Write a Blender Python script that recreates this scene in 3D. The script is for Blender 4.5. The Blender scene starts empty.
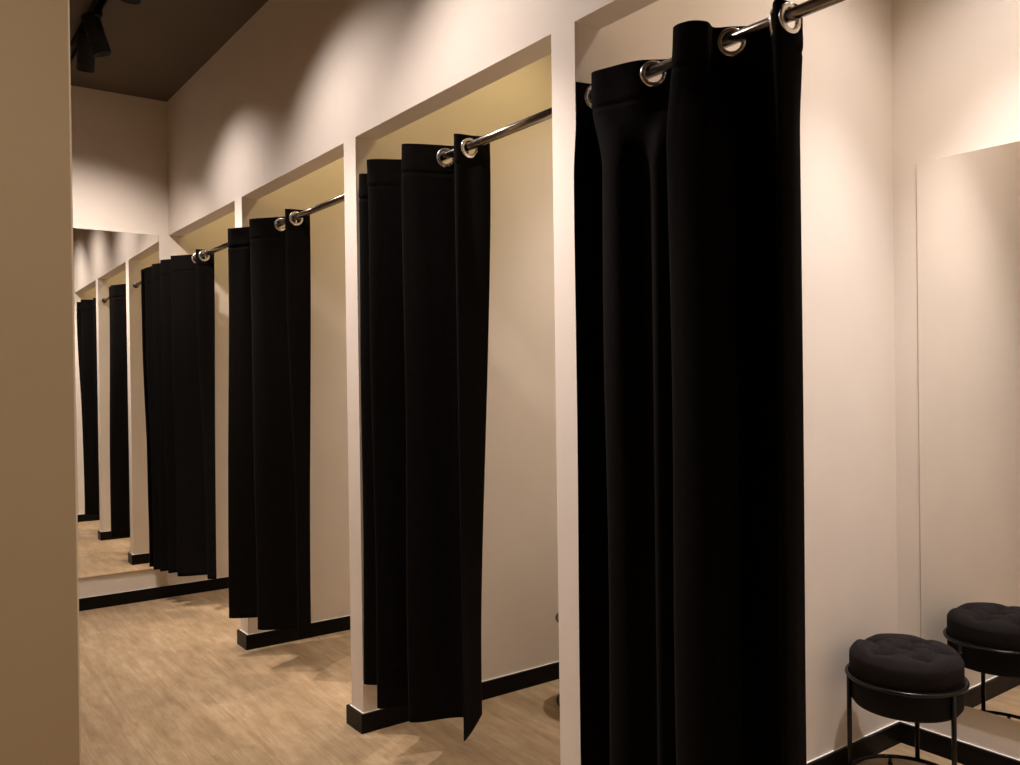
import bpy, bmesh, math, random
from mathutils import Vector, Matrix
random.seed(7)
S = bpy.context.scene
COL = S.collection
PI = math.pi

# ------------------------------------------------------------------ sizes of the place (metres)
PITCH = 1.2          # cubicle to cubicle along the corridor (+Y)
PW = 0.094           # partition thickness
DEPTH = 1.4256       # cubicle depth (+X)
YE = 3.575           # end wall
HEAD = 2.127         # underside of the header
HC = 2.91            # ceiling
HT = 0.083           # header / pier thickness
BT, BH = 0.0145, 0.068   # baseboard
ROD_X, ROD_Z, ROD_R = 0.045, 1.951, 0.0125

# ------------------------------------------------------------------ materials
def nodes(name):
    m = bpy.data.materials.new(name); m.use_nodes = True
    nt = m.node_tree
    return m, nt, nt.nodes['Principled BSDF']

def ramp(nt, fac, stops):
    r = nt.nodes.new('ShaderNodeValToRGB')
    el = r.color_ramp.elements
    el[0].position, el[0].color = stops[0][0], (*stops[0][1], 1)
    el[1].position, el[1].color = stops[-1][0], (*stops[-1][1], 1)
    for p, c in stops[1:-1]:
        e = el.new(p); e.color = (*c, 1)
    nt.links.new(fac, r.inputs[0])
    return r.outputs[0]

def coords(nt, scale=(1, 1, 1), kind='Object', rot=(0, 0, 0)):
    t = nt.nodes.new('ShaderNodeTexCoord'); mp = nt.nodes.new('ShaderNodeMapping')
    mp.inputs['Scale'].default_value = scale
    mp.inputs['Rotation'].default_value = rot
    nt.links.new(t.outputs[kind], mp.inputs[0])
    return mp.outputs[0]

def noise(nt, vec, scale, detail=4, rough=0.55):
    n = nt.nodes.new('ShaderNodeTexNoise')
    n.inputs['Scale'].default_value = scale; n.inputs['Detail'].default_value = detail
    n.inputs['Roughness'].default_value = rough
    nt.links.new(vec, n.inputs['Vector'])
    return n.outputs['Fac']

def bump(nt, bsdf, h, strength, dist=0.002):
    b = nt.nodes.new('ShaderNodeBump')
    b.inputs['Strength'].default_value = strength; b.inputs['Distance'].default_value = dist
    nt.links.new(h, b.inputs['Height']); nt.links.new(b.outputs[0], bsdf.inputs['Normal'])

def mix(nt, mode, a, b, fac=1.0):
    m = nt.nodes.new('ShaderNodeMix'); m.data_type = 'RGBA'; m.blend_type = mode
    m.inputs[0].default_value = fac
    nt.links.new(a, m.inputs[6]); nt.links.new(b, m.inputs[7])
    return m.outputs[2]

def paint(name, col, rough=0.75, var=0.03):
    m, nt, b = nodes(name)
    v = coords(nt)
    c = ramp(nt, noise(nt, v, 3.0, 5), [(0.3, tuple(x * (1 - var) for x in col)), (0.7, tuple(min(1, x * (1 + var)) for x in col))])
    nt.links.new(c, b.inputs['Base Color'])
    b.inputs['Roughness'].default_value = rough
    b.inputs['Specular IOR Level'].default_value = 0.25
    bump(nt, b, noise(nt, v, 220, 3), 0.12, 0.001)
    return m

M = {}
M['wall'] = paint('warm white wall paint', (0.76, 0.69, 0.605))
M['dim_wall'] = paint('wall paint browned for shade', (0.50, 0.395, 0.28))  # wall paint made darker and browner, dim warm bounce put into the colour
M['ceiling'] = paint('dark brown ceiling paint', (0.115, 0.088, 0.063), 0.85)

def mk_floor():
    m, nt, b = nodes('light oak planks')
    v = coords(nt)                                       # planks run along the corridor (Y)
    rv = coords(nt, rot=(0, 0, PI / 2))
    br = nt.nodes.new('ShaderNodeTexBrick')
    br.offset = 0.37; br.offset_frequency = 2
    br.inputs['Scale'].default_value = 1.0
    br.inputs['Brick Width'].default_value = 1.25; br.inputs['Row Height'].default_value = 0.165
    br.inputs['Mortar Size'].default_value = 0.0011; br.inputs['Mortar Smooth'].default_value = 0.3
    br.inputs['Bias'].default_value = 0.0
    br.inputs['Color1'].default_value = (0.0, 0, 0, 1); br.inputs['Color2'].default_value = (1, 1, 1, 1)
    br.inputs['Mortar'].default_value = (0.5, 0.5, 0.5, 1)
    nt.links.new(rv, br.inputs['Vector'])
    # every plank takes its own piece of grain
    off = nt.nodes.new('ShaderNodeVectorMath'); off.operation = 'SCALE'; off.inputs['Scale'].default_value = 7.0
    nt.links.new(br.outputs['Color'], off.inputs[0])
    add = nt.nodes.new('ShaderNodeVectorMath'); add.operation = 'ADD'
    nt.links.new(coords(nt, (11, 1.3, 1)), add.inputs[0]); nt.links.new(off.outputs[0], add.inputs[1])
    g1 = noise(nt, add.outputs[0], 1.6, 7, 0.62)
    add2 = nt.nodes.new('ShaderNodeVectorMath'); add2.operation = 'ADD'
    nt.links.new(coords(nt, (70, 3.2, 1)), add2.inputs[0]); nt.links.new(off.outputs[0], add2.inputs[1])
    g2 = noise(nt, add2.outputs[0], 1.5, 4, 0.6)
    c1 = ramp(nt, g1, [(0.25, (0.35, 0.240, 0.135)), (0.5, (0.48, 0.350, 0.212)), (0.75, (0.58, 0.445, 0.29))])
    c2 = ramp(nt, g2, [(0.3, (0.84, 0.82, 0.79)), (0.6, (1, 1, 1))])
    c = mix(nt, 'MULTIPLY', c1, c2, 0.85)
    add3 = nt.nodes.new('ShaderNodeVectorMath'); add3.operation = 'ADD'
    nt.links.new(coords(nt, (170, 9, 1)), add3.inputs[0]); nt.links.new(off.outputs[0], add3.inputs[1])
    c6 = ramp(nt, noise(nt, add3.outputs[0], 1.2, 3, 0.5), [(0.36, (0.86, 0.84, 0.80)), (0.52, (1, 1, 1))])
    c = mix(nt, 'MULTIPLY', c, c6, 0.8)
    c7 = ramp(nt, noise(nt, coords(nt, (9, 4, 1)), 2.2, 6, 0.7), [(0.34, (0.80, 0.78, 0.74)), (0.55, (1, 1, 1))])
    c = mix(nt, 'MULTIPLY', c, c7, 0.8)
    c3 = ramp(nt, br.outputs['Color'], [(0.0, (0.93, 0.925, 0.92)), (1.0, (1, 1, 1))])
    c = mix(nt, 'MULTIPLY', c, c3, 1)
    # broad smoky patches of the wood print
    c4 = ramp(nt, noise(nt, coords(nt, (2.6, 1.1, 1)), 1.7, 5, 0.6), [(0.36, (0.74, 0.735, 0.72)), (0.60, (1, 1, 1))])
    c = mix(nt, 'MULTIPLY', c, c4, 0.8)
    seam = ramp(nt, br.outputs['Fac'], [(0.0, (1, 1, 1)), (1.0, (0.78, 0.75, 0.71))])
    c = mix(nt, 'MULTIPLY', c, seam, 1)
    nt.links.new(c, b.inputs['Base Color'])
    b.inputs['Roughness'].default_value = 0.48
    b.inputs['Specular IOR Level'].default_value = 0.35
    bump(nt, b, g2, 0.12, 0.001)
    return m
M['floor'] = mk_floor()

def mk_cloth():
    m, nt, b = nodes('black curtain cloth')
    v = coords(nt, (1, 1, 1))
    w = nt.nodes.new('ShaderNodeTexWave'); w.wave_type = 'BANDS'; w.bands_direction = 'Z'
    w.inputs['Scale'].default_value = 260; w.inputs['Distortion'].default_value = 2.0
    nt.links.new(v, w.inputs['Vector'])
    c = ramp(nt, noise(nt, v, 60, 4), [(0.3, (0.0054, 0.0046, 0.0043)), (0.7, (0.0084, 0.0073, 0.0068))])
    nt.links.new(c, b.inputs['Base Color'])
    b.inputs['Roughness'].default_value = 0.82
    b.inputs['Specular IOR Level'].default_value = 0.02
    b.inputs['Sheen Weight'].default_value = 0.03
    b.inputs['Sheen Roughness'].default_value = 0.35
    b.inputs['Sheen Tint'].default_value = (0.55, 0.5, 0.47, 1)
    bump(nt, b, w.outputs['Fac'], 0.10, 0.0006)
    return m
M['cloth'] = mk_cloth()

def mk_velvet():
    m, nt, b = nodes('black velvet')
    c = ramp(nt, noise(nt, coords(nt), 90, 4), [(0.3, (0.0130, 0.0108, 0.0108)), (0.7, (0.0200, 0.0168, 0.0168))])
    nt.links.new(c, b.inputs['Base Color'])
    b.inputs['Roughness'].default_value = 0.8
    b.inputs['Specular IOR Level'].default_value = 0.05
    b.inputs['Sheen Weight'].default_value = 0.004
    b.inputs['Sheen Roughness'].default_value = 0.4
    b.inputs['Sheen Tint'].default_value = (0.8, 0.72, 0.7, 1)
    return m
M['velvet'] = mk_velvet()
M['drum'] = paint('black upholstery cloth', (0.0045, 0.0038, 0.0036), 0.9)

def metal(name, col, rough, metallic=1.0, var=0.15):
    m, nt, b = nodes(name)
    n = noise(nt, coords(nt), 45, 3)
    r = ramp(nt, n, [(0.3, (rough * (1 - var),) * 3), (0.7, (rough * (1 + var),) * 3)])
    nt.links.new(r, b.inputs['Roughness'])
    b.inputs['Base Color'].default_value = (*col, 1)
    b.inputs['Metallic'].default_value = metallic
    b.inputs['Specular IOR Level'].default_value = 0.3
    return m
M['chrome'] = metal('polished chrome', (0.98, 0.965, 0.94), 0.26)
M['rod'] = metal('brushed dark steel', (0.27, 0.245, 0.22), 0.24)
M['black_metal'] = metal('satin black steel', (0.0045, 0.004, 0.0037), 0.24, 0.0)
M['lamp_black'] = metal('matt black lamp enamel', (0.003, 0.0027, 0.0025), 0.7, 0.0)
M['mirror'] = metal('silvered mirror glass', (0.90, 0.885, 0.85), 0.0, 1.0, 0)
M['mirror_back'] = paint('dark brown backing board', (0.10, 0.065, 0.04), 0.6)
M['caulk'] = paint('white caulk line', (0.86, 0.83, 0.78), 0.6)

def mk_base():
    m, nt, b = nodes('black stained wood')
    c = ramp(nt, noise(nt, coords(nt, (6, 6, 90)), 1.5, 5), [(0.35, (0.0035, 0.0028, 0.0024)), (0.7, (0.010, 0.008, 0.0065))])
    nt.links.new(c, b.inputs['Base Color'])
    b.inputs['Roughness'].default_value = 0.38
    b.inputs['Specular IOR Level'].default_value = 0.10
    bump(nt, b, noise(nt, coords(nt, (6, 6, 90)), 1.5, 5), 0.15, 0.001)
    return m
M['base'] = mk_base()

def mk_emit(name, col, s):
    m, nt, b = nodes(name)
    b.inputs['Base Color'].default_value = (0.8, 0.8, 0.8, 1)
    b.inputs['Emission Color'].default_value = (*col, 1)
    b.inputs['Emission Strength'].default_value = s
    n = noise(nt, coords(nt), 30, 2)
    r = ramp(nt, n, [(0.3, (0.25,) * 3), (0.7, (0.35,) * 3)])
    nt.links.new(r, b.inputs['Roughness'])
    return m
M['lens'] = mk_emit('lit lamp lens', (1.0, 0.82, 0.6), 6.0)

# ------------------------------------------------------------------ mesh helpers
def box(bm, lo, hi, mi=0):
    vs = [bm.verts.new((x, y, z)) for z in (lo[2], hi[2]) for y in (lo[1], hi[1]) for x in (lo[0], hi[0])]
    for f in ((0, 2, 3, 1), (4, 5, 7, 6), (0, 1, 5, 4), (2, 6, 7, 3), (0, 4, 6, 2), (1, 3, 7, 5)):
        fc = bm.faces.new([vs[i] for i in f]); fc.material_index = mi

def prism(bm, poly, z0, z1, mi=0):
    a = [bm.verts.new((x, y, z0)) for x, y in poly]; b = [bm.verts.new((x, y, z1)) for x, y in poly]
    n = len(poly)
    for i in range(n):
        f = bm.faces.new((a[i], a[(i + 1) % n], b[(i + 1) % n], b[i])); f.material_index = mi
    bm.faces.new(a[::-1]).material_index = mi; bm.faces.new(b).material_index = mi

def frame_of(d):
    d = Vector(d).normalized()
    u = d.orthogonal().normalized(); v = d.cross(u)
    return u, v

def tube(bm, p0, p1, r0, r1=None, n=20, cap=True):
    p0, p1 = Vector(p0), Vector(p1); r1 = r0 if r1 is None else r1
    u, v = frame_of(p1 - p0)
    A = [bm.verts.new(p0 + r0 * (math.cos(2 * PI * i / n) * u + math.sin(2 * PI * i / n) * v)) for i in range(n)]
    B = [bm.verts.new(p1 + r1 * (math.cos(2 * PI * i / n) * u + math.sin(2 * PI * i / n) * v)) for i in range(n)]
    for i in range(n):
        bm.faces.new((A[i], A[(i + 1) % n], B[(i + 1) % n], B[i])).smooth = True
    if cap:
        bm.faces.new(A[::-1]); bm.faces.new(B)

def lathe(bm, prof, n=48, mat=Matrix(), closed=False, fn=None):
    """prof: (radius, height) pairs turned about local Z, then placed by mat."""
    rings = []
    for r, z in prof:
        if r < 1e-6:
            rings.append([bm.verts.new(mat @ Vector((0, 0, z)))])
        else:
            rings.append([bm.verts.new(mat @ Vector((r * math.cos(2 * PI * i / n), r * math.sin(2 * PI * i / n), z))) for i in range(n)])
    m = len(rings)
    for k in range(m if closed else m - 1):
        a, b = rings[k], rings[(k + 1) % m]
        for i in range(n):
            j = (i + 1) % n
            if len(a) == 1 and len(b) == 1: continue
            if len(a) == 1: f = bm.faces.new((a[0], b[i], b[j]))
            elif len(b) == 1: f = bm.faces.new((a[i], a[j], b[0]))
            else: f = bm.faces.new((a[i], a[j], b[j], b[i]))
            f.smooth = True

def ring(bm, c, R, r, n=72, m=14):
    prof = [(R + r * math.cos(2 * PI * k / m), r * math.sin(2 * PI * k / m)) for k in range(m)]
    lathe(bm, prof, n, Matrix.Translation(c), closed=True)

def link(name, bm, mats, parent=None, bevel=0, seg=2, fix=True):
    if fix: bmesh.ops.recalc_face_normals(bm, faces=bm.faces[:])
    me = bpy.data.meshes.new(name); bm.to_mesh(me); bm.free()
    for m in (mats if isinstance(mats, (list, tuple)) else [mats]): me.materials.append(m)
    o = bpy.data.objects.new(name, me); COL.objects.link(o)
    if parent: o.parent = parent
    if bevel:
        b = o.modifiers.new('bevel', 'BEVEL'); b.width = bevel; b.segments = seg; b.limit_method = 'ANGLE'
    return o

def struct(name, bm, mats, bevel=0):
    o = link(name, bm, mats, bevel=bevel); o['kind'] = 'structure'; return o

def thing(name, label, cat, loc=(0, 0, 0), group=None):
    o = bpy.data.objects.new(name, None); COL.objects.link(o)
    o.location = loc; o.empty_display_size = 0.1
    o['label'] = label; o['category'] = cat
    if group: o['group'] = group
    return o

def copy_tree(o, parent=None):
    c = o.copy(); COL.objects.link(c)
    if parent: c.parent = parent
    for ch in list(o.children): copy_tree(ch, c)
    return c

# ------------------------------------------------------------------ the room
XL, YB, XR = -2.7, -4.2, DEPTH
bm = bmesh.new(); box(bm, (XL - .1, YB - .1, -.08), (XR + .1, YE + .1, 0)); struct('floor', bm, M['floor'])
bm = bmesh.new(); box(bm, (XL - .1, YB - .1, HC), (XR + .1, YE + .1, HC + .08)); struct('ceiling', bm, M['ceiling'])
bm = bmesh.new(); box(bm, (XL - .1, YE, 0), (XR + .1, YE + .1, HC)); struct('wall_end', bm, M['wall'])
bm = bmesh.new(); box(bm, (XR, YB, 0), (XR + .1, YE, HC)); struct('wall_back', bm, M['wall'])
bm = bmesh.new(); box(bm, (XL - .1, YB, 0), (XL, YE, HC)); struct('wall_left', bm, M['dim_wall'])
bm = bmesh.new(); box(bm, (XL - .1, YB - .1, 0), (XR + .1, YB, HC)); struct('wall_behind', bm, M['dim_wall'])
# the wall end beside the camera: its free edge carries a thin bead, its return runs away from the view
EX, EY = -1.110, -0.08
bm = bmesh.new()
prism(bm, [(XL, EY), (EX - .003, EY), (EX - .003, EY + .024), (EX - .03, EY + .12), (XL, EY + .12)], 0, HC, 0)
box(bm, (EX - .003, EY + .002, 0), (EX, EY + .024, HC), 1)          # corner bead, the lit edge put into its lighter paint
struct('wall_corner', bm, [M['dim_wall'], M['wall']])

# partitions: far face of the pier (y0) and its near face (y1)
PARTS = [(PITCH * i + e, PITCH * i - w) for i, e, w in ((-1, 0, .09), (0, 0, .0903), (1, .006, .0903), (2, .010, .0903))]
for (yf, yn), nm in zip(PARTS, ('wall_side_near', 'wall_partition_near', 'wall_partition_middle', 'wall_partition_far')):
    bm = bmesh.new(); box(bm, (0, yn, 0), (DEPTH, yf, HC)); struct(nm, bm, M['wall'])
# header over the openings (lies flush with the pier faces)
bm = bmesh.new()
edges = [(YB, PARTS[0][1])] + [(PARTS[i][0], PARTS[i + 1][1]) for i in range(3)] + [(PARTS[3][0], YE)]
for i, (a, b) in enumerate(edges):
    if i == 0: continue
    box(bm, (0, a, HEAD), (HT, b, HC))
struct('wall_header', bm, M['wall'])
bm = bmesh.new(); box(bm, (0, YB, 0), (HT, PARTS[0][1], HC)); struct('wall_front', bm, M['wall'])

# baseboards: black with a white caulk line on the top ledge
def baseboard(name, runs, caulk):
    bm = bmesh.new()
    for lo, hi in runs: box(bm, (*lo, 0), (*hi, BH), 0)
    for lo, hi in caulk: box(bm, (*lo, BH - .004), (*hi, BH + .0012), 1)
    return struct(name, bm, [M['base'], M['caulk']])
CK = .0055
for (yf, yn), nm in zip(PARTS, ('baseboard_side', 'baseboard_near', 'baseboard_middle', 'baseboard_far')):
    baseboard(nm, [((-BT, yn - BT), (DEPTH - BT, yn)), ((-BT, yf), (DEPTH - BT, yf + BT)), ((-BT, yn), (0, yf))],
              [((-CK, yn - CK), (DEPTH - CK, yn)), ((-CK, yf), (DEPTH - CK, yf + CK)), ((-CK, yn), (0, yf))])
baseboard('baseboard_end', [((XL, YE - BT), (DEPTH - BT, YE))], [((XL, YE - CK), (DEPTH - CK, YE))])
bays = [(PARTS[0][0], PARTS[1][1]), (PARTS[1][0], PARTS[2][1]), (PARTS[2][0], PARTS[3][1]), (PARTS[3][0], YE - BT)]
baseboard('baseboard_back', [((DEPTH - BT, a), (DEPTH, b)) for a, b in bays], [((DEPTH - CK, a), (DEPTH, b)) for a, b in bays])
baseboard('baseboard_corner', [((XL, EY - BT), (EX - .004, EY))], [((XL, EY - CK), (EX - .004, EY))])

# ------------------------------------------------------------------ mirrors
def mirror(label, w, h, loc, rot, group=None):
    """local: left edge of the glass at x=0, runs to -x... face looks to local -Y"""
    t = thing('wall_mirror', label, 'mirror', loc, group)
    t.rotation_euler = rot
    bm = bmesh.new(); box(bm, (0, -.004, 0), (w, 0, h)); link('mirror_glass', bm, M['mirror'], t)
    bm = bmesh.new(); box(bm, (.001, 0, .001), (w - .001, .006, h - .001)); link('backing_board', bm, M['mirror_back'], t)
    return t
# in the cubicles (hung on the back wall, face looks to -X): local x -> -Y, local y -> +X
for yp, lab in ((0, 'tall frameless wall mirror on the back wall above the tufted stool at right'),
                (PITCH, 'mirror on the back wall of the second cubicle, behind its stool')):
    mirror(lab, .80, 1.958 - .19, (DEPTH - .006, yp - .178, .19), (0, 0, -PI / 2))
mw, mh = .78, 2.1216 - .1832
mt = mirror('tall frameless mirror on the far end wall reflecting the row of curtains', mw, mh, (0, 0, 0), (0, 0, 0))
mt.rotation_mode = 'XYZ'
rot = Matrix.Rotation(-.0111, 4, 'Z') @ Matrix.Rotation(-.0034, 4, 'X')
piv = Vector((-.0615, YE - .012, 1.2))
mt.matrix_world = Matrix.Translation(piv) @ rot @ Matrix.Translation(Vector((-mw, .004, .1832 - 1.2)))

# ------------------------------------------------------------------ curtains
def catmull(P, per):
    out = []
    n = len(P)
    for i in range(n - 1):
        p0 = P[i - 1] if i else tuple(2 * a - b for a, b in zip(P[0], P[1]))
        p1, p2 = P[i], P[i + 1]
        p3 = P[i + 2] if i + 2 < n else tuple(2 * a - b for a, b in zip(P[-1], P[-2]))
        for k in range(per):
            t = k / per
            out.append(tuple(0.5 * (2 * b + (c - a) * t + (2 * a - 5 * b + 4 * c - d) * t * t + (3 * b - a - 3 * c + d) * t ** 3)
                             for a, b, c, d in zip(p0, p1, p2, p3)))
    out.append(tuple(P[-1]))
    return out

def eyelet(root, pos, nrm):
    z = Vector(nrm).normalized()
    x = Vector((0, 0, 1)).cross(z).normalized(); y = z.cross(x)
    m = Matrix((x, y, z)).transposed().to_4x4(); m.translation = Vector(pos)
    bm = bmesh.new()
    ri, ro, h = .0188, .0306, .0045
    prof = []
    for k in range(9):                                     # rolled outer half, front to back
        a = PI / 2 - PI * k / 8
        prof.append((ro - .004 + .004 * math.cos(a), h * math.sin(a)))
    for k in range(9):
        a = -PI / 2 - PI * k / 8
        prof.append((ri + .004 + .004 * math.cos(a), (h + .001) * math.sin(a)))
    lathe(bm, prof, 40, m, closed=True)
    return link('eyelet', bm, M['chrome'], root)

def curtain(label, top, bot, seed, fall=1.6, group='black eyelet curtains'):
    """top: (x, y, z) fold points of the heading, bot: the same folds at the hem; near end first."""
    rnd = random.Random(seed)
    PER, NZ = 26, 150
    T, B = catmull(top, PER), catmull(bot, PER)
    nc = len(T)
    ph = [rnd.uniform(0, 6.28) for _ in range(8)]
    L = [0]
    for i in range(1, nc): L.append(L[-1] + math.dist(T[i][:2], T[i - 1][:2]))
    # eyelets where the cloth crosses the rod
    eyes = []
    for i in range(2, nc - 2):
        a, b = T[i][0] - ROD_X, T[i + 1][0] - ROD_X
        if (a < 0) != (b < 0):
            t = a / (a - b)
            y = T[i][1] + t * (T[i + 1][1] - T[i][1])
            zt = T[i][2]
            tx, ty = T[i + 2][0] - T[i - 1][0], T[i + 2][1] - T[i - 1][1]
            eyes.append((L[i] + t * (L[i + 1] - L[i]), (ROD_X, y, ROD_Z - .0062), (ty, -tx, 0)))
    root = thing('curtain', label, 'curtain', (0, 0, 0), group)
    bm = bmesh.new()
    rows = []
    zs = []
    for j in range(NZ + 1):
        u = j / NZ
        u = u * .25 if u < .4 else .1 + (u - .4) / .6 * .9     # finer rows in the heading
        zs.append(u)
    for u in zs:
        row = []
        for i in range(nc):
            tx, ty, tz = T[i]; bx, by, bz = B[i]
            hang = tz - bz
            z = tz - u * hang
            d = u * hang                                     # distance below the heading
            k = min(1, max(0, (d - .06) / fall)); k = k * k * (3 - 2 * k)
            x = tx + (bx - tx) * k; y = ty + (by - ty) * k
            # cloth normal in plan
            a, b = max(0, i - 1), min(nc - 1, i + 1)
            nx, ny = -(T[b][1] - T[a][1]), (T[b][0] - T[a][0]); n = math.hypot(nx, ny) or 1
            w = min(1, d / .12)
            s = L[i]
            off = w * (.0024 * math.sin(s * 62 + ph[0] + 1.5 * math.sin(d * 2.1 + ph[1])) * math.exp(-d * 2.2)
                       + .0020 * math.sin(s * 31 + ph[2] + 1.2 * math.sin(d * 1.3 + ph[3]))
                       + .0022 * math.sin(d * 5.5 + s * 9 + ph[4]) * math.sin(s * 13 + ph[5]))
            # stitched heading tape: a shallow dip at its seam
            off -= .0022 * math.exp(-((d - .088) / .006) ** 2)
            off += .0012 * math.exp(-((d - .075) / .02) ** 2)
            row.append(bm.verts.new((x + off * nx / n, y + off * ny / n, z)))
        rows.append(row)
    for j in range(NZ):
        for i in range(nc - 1):
            zc = (rows[j][i].co.z + rows[j + 1][i + 1].co.z) / 2
            sc = (L[i] + L[i + 1]) / 2
            if any(math.hypot(sc - e[0], zc - e[1][2]) < .0235 for e in eyes): continue
            bm.faces.new((rows[j][i], rows[j][i + 1], rows[j + 1][i + 1], rows[j + 1][i])).smooth = True
    for v in [v for v in bm.verts if not v.link_faces]: bm.verts.remove(v)
    o = link('drape', bm, M['cloth'], root)
    so = o.modifiers.new('thickness', 'SOLIDIFY'); so.thickness = .0022; so.offset = 0
    # rolled bottom hem of doubled cloth
    for s, pos, nr in eyes: eyelet(root, pos, nr)
    return root

ZT = 1.983
def pts(seq, z): return [(p[0], p[1], p[2] if len(p) > 2 else z) for p in seq]

curtain('wide black eyelet curtain nearest the camera, left of the tufted stool',
        pts([(.086, -.670), (.052, -.671), (.015, -.665), (.035, -.640), (.100, -.602), (.085, -.565), (.045, -.530), (.018, -.507), (-.018, -.518), (-.050, -.497), (-.042, -.452), (.070, -.410), (.098, -.380), (.070, -.330), (.020, -.285), (-.006, -.215), (-.014, -.168), (.020, -.150), (.085, -.130), (.040, -.110), (-.006, -.099)], ZT - .006),
        pts([(.103, -.650), (.060, -.658), (.030, -.655), (.045, -.640), (.095, -.590), (.070, -.560), (.010, -.545), (.010, -.562), (-.045, -.540), (-.066, -.484), (-.045, -.440), (.060, -.420), (.060, -.385), (.015, -.340), (.030, -.300), (-.020, -.265), (-.024, -.215), (.020, -.180), (.085, -.140), (.030, -.112), (-.015, -.0985)], .18), 1, .18)
curtain('black eyelet curtain of the second cubicle, with one hem corner hanging lowest to the floor',
        pts([(.105, .425), (.055, .441), (.0, .459), (.100, .545), (-.074, .638), (.100, .735), (-.078, .866), (.100, .950), (-.012, 1.055), (.085, 1.092)], ZT),
        pts([(.140, .560, .200), (.078, .528, .170), (.033, .503, .163), (.115, .605, .18), (-.045, .692), (.095, .78), (-.071, .857), (.09, .97), (-.002, 1.085), (.085, 1.099)], .18), 2)
curtain('narrow black eyelet curtain of the third cubicle, hanging over its pier',
        pts([(.105, 1.765), (.004, 1.785), (.105, 1.880), (-.062, 2.03, 1.972), (.105, 2.13), (-.088, 2.24, 1.96), (.06, 2.285)], ZT),
        pts([(.085, 1.770), (.028, 1.770), (.095, 1.870), (-.070, 1.985), (.100, 2.100), (-.110, 2.24), (.06, 2.285)], .18), 3)
curtain('farthest black eyelet curtain, closely pleated, against the end mirror',
        pts([(.100, 3.055), (.004, 3.06, 1.978), (.115, 3.150), (-.085, 3.22, 1.955), (.115, 3.29), (-.108, 3.34, 1.945), (.115, 3.40), (-.130, 3.44, 1.932), (.100, 3.485), (-.150, 3.52, 1.915), (.02, 3.545)], ZT - .005),
        pts([(.085, 3.050), (.045, 3.075), (.100, 3.160), (-.066, 3.25), (.100, 3.32), (-.090, 3.36), (.100, 3.41), (-.110, 3.44), (.090, 3.475), (-.128, 3.51), (.02, 3.545)], .185), 4)

# ------------------------------------------------------------------ curtain rods
for (a, b), lab in zip(edges[1:], ('steel curtain rod across the nearest cubicle opening, at top right',
                                   'steel curtain rod across the second cubicle opening from the right',
                                   'steel curtain rod across the third cubicle opening from the right',
                                   'steel curtain rod in the farthest cubicle opening by the end wall')):
    t = thing('curtain_rod', lab, 'curtain rod', (ROD_X, (a + b) / 2, ROD_Z), 'curtain rods')
    h = (b - a) / 2
    bm = bmesh.new(); tube(bm, (0, -h + .002, 0), (0, h - .002, 0), ROD_R, n=32); link('rod', bm, M['rod'], t)
    for s in (-1, 1):
        bm = bmesh.new()
        m = Matrix.Translation((0, s * h, 0)) @ Matrix.Rotation(s * PI / 2, 4, 'X')
        lathe(bm, [(0, 0), (.020, 0), (.020, .005), (.0185, .007), (.0155, .008), (.0155, .018), (.0126, .018)], 32, m)
        link('flange', bm, M['rod'], t)

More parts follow.
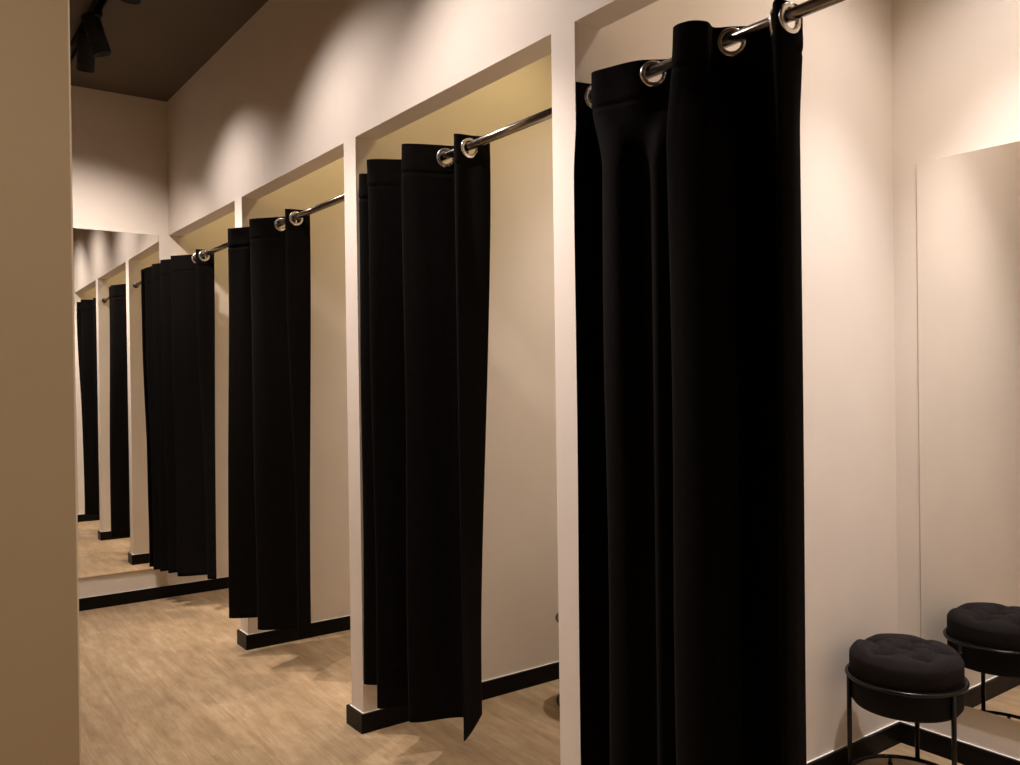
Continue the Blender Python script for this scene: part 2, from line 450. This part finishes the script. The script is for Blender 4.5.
# ------------------------------------------------------------------ tufted stools
def stool(label, loc, rz):
    t = thing('tufted_stool', label, 'stool', loc, 'tufted stools')
    t.rotation_euler.z = rz
    ZR = .342; RR = .1655
    bm = bmesh.new(); ring(bm, (0, 0, ZR), RR, .0066); link('rim', bm, M['black_metal'], t)
    bm = bmesh.new()
    lathe(bm, [(0, .252), (.128, .253), (.147, .258), (.1560, .270), (.1585, .288), (.1592, .340), (.156, .350), (0, .352)], 72)
    link('seat_drum', bm, M['drum'], t)
    # cushion: domed disc pulled down at seven buttons
    spots = [(-.004, .006), (-.096, .062), (.040, .086), (.106, .004), (.044, -.080), (-.062, -.070)]
    bm = bmesh.new()
    NR, NA = 40, 144
    def top(x, y):
        r = math.hypot(x, y); q = min(1, r / .157)
        dm = min(math.hypot(x - bx, y - by) for bx, by in spots)
        z = .422 - .005 * q * q + .015 * min(1, dm / .05) ** .6
        e = max(0, (q - .78) / .22)
        z -= .026 * e ** 2.4
        dip = 0
        for bx, by in spots:
            d = math.hypot(x - bx, y - by)
            dip = max(dip, .042 * math.exp(-(d / .0165) ** 1.4))
        z -= dip
        # creases between neighbouring buttons and out to the rim
        cr = 0
        segs = [(spots[0], s) for s in spots[1:]] + [(spots[1 + k], spots[1 + (k + 1) % 5]) for k in range(5)] + \
               [(s, (s[0] * 1.42, s[1] * 1.42)) for s in spots[1:]]
        for (ax, ay), (cx, cy) in segs:
            dx, dy = cx - ax, cy - ay; q2 = dx * dx + dy * dy
            u = max(0, min(1, ((x - ax) * dx + (y - ay) * dy) / q2))
            d = math.hypot(x - ax - u * dx, y - ay - u * dy)
            cr = max(cr, math.exp(-(d / .0085) ** 1.4))
        return z - .0075 * cr
    rows = [[bm.verts.new((0, 0, top(0, 0)))]]
    for k in range(1, NR + 1):
        r = .157 * (k / NR) ** .85
        rows.append([bm.verts.new((r * math.cos(2 * PI * i / NA), r * math.sin(2 * PI * i / NA), top(r * math.cos(2 * PI * i / NA), r * math.sin(2 * PI * i / NA)))) for i in range(NA)])
    for dr, z in ((.0012, .402), (.0018, .385), (.0018, .368), (.0005, .356), (-.004, .349), (-.02, .346)):
        r = .157 + dr
        rows.append([bm.verts.new((r * math.cos(2 * PI * i / NA), r * math.sin(2 * PI * i / NA), z)) for i in range(NA)])
    for a, b in zip(rows, rows[1:]):
        for i in range(NA):
            j = (i + 1) % NA
            f = bm.faces.new((a[0], b[i], b[j])) if len(a) == 1 else bm.faces.new((a[i], a[j], b[j], b[i]))
            f.smooth = True
    bm.faces.new(rows[-1])
    cu = link('cushion', bm, M['velvet'], t)
    for bx, by in spots:
        bm = bmesh.new()
        zb = top(bx, by)
        lathe(bm, [(0, .0045), (.003, .004), (.0055, .002), (.0062, -.001), (.0, -.003)], 16, Matrix.Translation((bx, by, zb + .001)))
        link('button', bm, M['velvet'], cu)
    for k in range(3):
        a = math.radians(79 + 120 * k)
        x, y = RR * math.cos(a), RR * math.sin(a)
        bm = bmesh.new(); tube(bm, (x, y, .030), (x, y, ZR - .001), .0072, n=16); link('leg', bm, M['black_metal'], t)
    bm = bmesh.new(); ring(bm, (0, 0, .026), RR, .0062); br = link('base_ring', bm, M['black_metal'], t)
    for k in range(6):
        a = math.radians(79 + 60 * k + 28)
        bm = bmesh.new()
        lathe(bm, [(0, 0), (.0075, 0), (.008, .004), (.0055, .008), (.005, .024), (0, .024)], 16, Matrix.Translation((RR * math.cos(a), RR * math.sin(a), 0)))
        link('foot', bm, M['black_metal'], br)
    return t
va = math.atan2(-.875, .485)                          # stool turned so its legs stand as seen
st = stool('black tufted velvet stool in the nearest cubicle, in front of the mirror', (1.116, -.289, 0), va + 0)
s2 = copy_tree(st); s2.location = (.824, .758, 0); s2.rotation_euler.z += PI / 3
s2['label'] = 'stool in the second cubicle, a sliver showing beside the nearest pier'

# ------------------------------------------------------------------ track and spotlights
TX = -.60
t = thing('light_track', 'black ceiling track above the corridor, carrying the spotlights', 'light track', (TX, .8, HC))
bm = bmesh.new()
box(bm, (-.018, -3.4, -.034), (-.013, 2.5, 0)); box(bm, (.013, -3.4, -.034), (.018, 2.5, 0)); box(bm, (-.013, -3.4, -.008), (.013, 2.5, 0))
link('rail', bm, M['lamp_black'], t)
for y in (-3.4, 2.5):
    bm = bmesh.new(); box(bm, (-.019, y - .012, -.035), (.019, y + .012, -.0005)); link('end_cap', bm, M['lamp_black'], t, .003)

def beam(watt, ang, blend, col, rad=.03):
    ld = bpy.data.lights.new('light_beam', 'SPOT')
    ld.energy = watt; ld.spot_size = math.radians(ang); ld.spot_blend = blend; ld.color = col; ld.shadow_soft_size = rad
    lo = bpy.data.objects.new('light_beam', ld); COL.objects.link(lo)
    return lo

def spotlight(label, y, aim, beams, col, rad=.03, x=TX, z=HC - .034, group='track spotlights', length=.17):
    t = thing('spotlight', label, 'spotlight', (x, y, z), group)
    bm = bmesh.new(); box(bm, (-.017, -.055, -.03), (.017, .055, 0)); link('adapter', bm, M['lamp_black'], t, .004)
    bm = bmesh.new(); tube(bm, (0, 0, -.028), (0, 0, -.075), .009, n=16); link('stem', bm, M['lamp_black'], t)
    piv = Vector((0, 0, -.095))
    d = (Vector(aim) - (Vector((x, y, z)) + piv)).normalized()
    m = d.to_track_quat('Z', 'Y').to_matrix().to_4x4(); m.translation = piv
    bm = bmesh.new()
    R = .038
    lathe(bm, [(0, -length * .5), (R - .006, -length * .5), (R - .002, -length * .48), (R, -length * .44), (R, length * .5), (R - .003, length * .5),
               (R - .004, length * .36), (0, length * .35)], 40, m)
    hd = link('head', bm, M['lamp_black'], t)
    bm = bmesh.new()
    lathe(bm, [(0, length * .372), (R - .008, length * .372), (R - .006, length * .36), (0, length * .355)], 32, m)
    link('lens', bm, M['lens'], hd)
    for watt, ang, blend in beams:
        lo = beam(watt, ang, blend, col, rad)
        lo.parent = hd
        lo.matrix_local = Matrix.Translation(piv + d * (length * .5 + .004)) @ d.to_track_quat('-Z', 'Y').to_matrix().to_4x4()
    return t
WARM = (1.0, .80, .62)
AMBER = (1.0, .76, .34)
WH = (1.0, .875, .83)
CW = (1.0, .90, .89)
for lab, y, ya, za, bw, sw, sa in (
        ('black track spotlight aimed at the header beside the nearest curtain', .52, -.10, .70, 172, 50, 124),
        ('black track spotlight aimed at the pier beside the second curtain', 1.34, .96, .75, 85, 42, 128),
        ('black track spotlight aimed right at the pier of the third curtain', 2.40, 2.37, .85, 140, 40, 120)):
    spotlight(lab, y, (0, ya, za), [(bw, 58, 1.0), (sw, sa, 1.0)], WH)
spotlight('black track spotlight aimed left of the far end mirror, at top left', 2.63, (-.50, YE, 1.15), [(100, 100, 1.0)], (1, .86, .79))
spotlight('unseen track spotlight added to brighten the corridor floor between the second and third piers', 1.75, (-.75, 1.95, 0), [(78, 90, 1.0)], WARM)  # added lamp, lifts the corridor floor
spotlight('unseen track spotlight added to brighten the free edge of the wall end on the left', .80, (-1.11, -.06, 1.35), [(360, 62, 1.0)], WARM)  # added lamp, makes the corner bead read bright
spotlight('unseen fill spotlight added behind the camera, aimed at the wall end on the left', -2.3, (-1.85, -.1, 1.05), [(118, 66, 1.0)], (1, .79, .58))  # added fill from behind the view for the dim wall end

def downlight(label, x, y, beams, col):
    t = thing('downlight', label, 'downlight', (x, y, HC), 'cubicle downlights')
    bm = bmesh.new()
    lathe(bm, [(.052, 0), (.052, -.004), (.048, -.006), (.042, -.006), (.038, -.001), (.038, 0)], 40)
    link('trim_ring', bm, M['lamp_black'], t)
    bm = bmesh.new(); lathe(bm, [(0, -.001), (.038, -.001), (.038, 0), (0, 0)], 32); link('lens', bm, M['lens'], t)
    for watt, ang, blend in beams:
        lo = beam(watt, ang, blend, col); lo.parent = t; lo.location = (0, 0, -.012)
    return t
downlight('small black rimmed downlight in the ceiling of the nearest cubicle', 1.02, -.55, [(46, 112, 1.0), (205, 64, 1.0)], CW)
for i, nm in ((1, 'second'), (2, 'third'), (3, 'farthest')):
    downlight('small black rimmed downlight deep in the ceiling of the %s cubicle' % nm, 1.0, PITCH * i - .56, [(40, 88, 1.0), (88, 62, 1.0)], WH)
for i, nm in ((0, 'nearest'), (1, 'second'), (2, 'third'), (3, 'farthest')):  # added fill lamps, warm the upper cubicle walls
    downlight('unseen fill lamp added in the ceiling just inside the header of the %s cubicle' % nm, .60, PITCH * i - .6, [((15 if i == 0 else 17), 150, .6)], WARM if i == 0 else AMBER)

# faint light of the shop itself
w = bpy.data.worlds.new('shop'); S.world = w; w.use_nodes = True
w.node_tree.nodes['Background'].inputs[0].default_value = (0, 0, 0, 1)

# ------------------------------------------------------------------ camera
cam = bpy.data.cameras.new('camera'); co = bpy.data.objects.new('camera', cam); COL.objects.link(co)
cam.sensor_fit = 'HORIZONTAL'; cam.sensor_width = 36; cam.lens = 36 * 858.25 / 1020
cam.clip_start = .02
yaw, pit, rol = .6315, -.0055, -.0131
f = Vector((math.sin(yaw) * math.cos(pit), math.cos(yaw) * math.cos(pit), math.sin(pit)))
r = Vector((math.cos(yaw), -math.sin(yaw), 0)); u = r.cross(f)
c, s = math.cos(rol), math.sin(rol)
r2, u2 = c * r + s * u, -s * r + c * u
co.matrix_world = Matrix(((r2.x, u2.x, -f.x, -1.3737), (r2.y, u2.y, -f.y, -1.6831), (r2.z, u2.z, -f.z, 1.2611), (0, 0, 0, 1)))
S.camera = co

S.view_settings.view_transform = 'Standard'; S.view_settings.look = 'None'
S.view_settings.exposure = 0.0; S.view_settings.gamma = 1; S.view_settings.use_curve_mapping = False
S.cycles.max_bounces = 10; S.cycles.diffuse_bounces = 6; S.cycles.glossy_bounces = 6
S.cycles.use_denoising = True
S.cycles.caustics_reflective = True
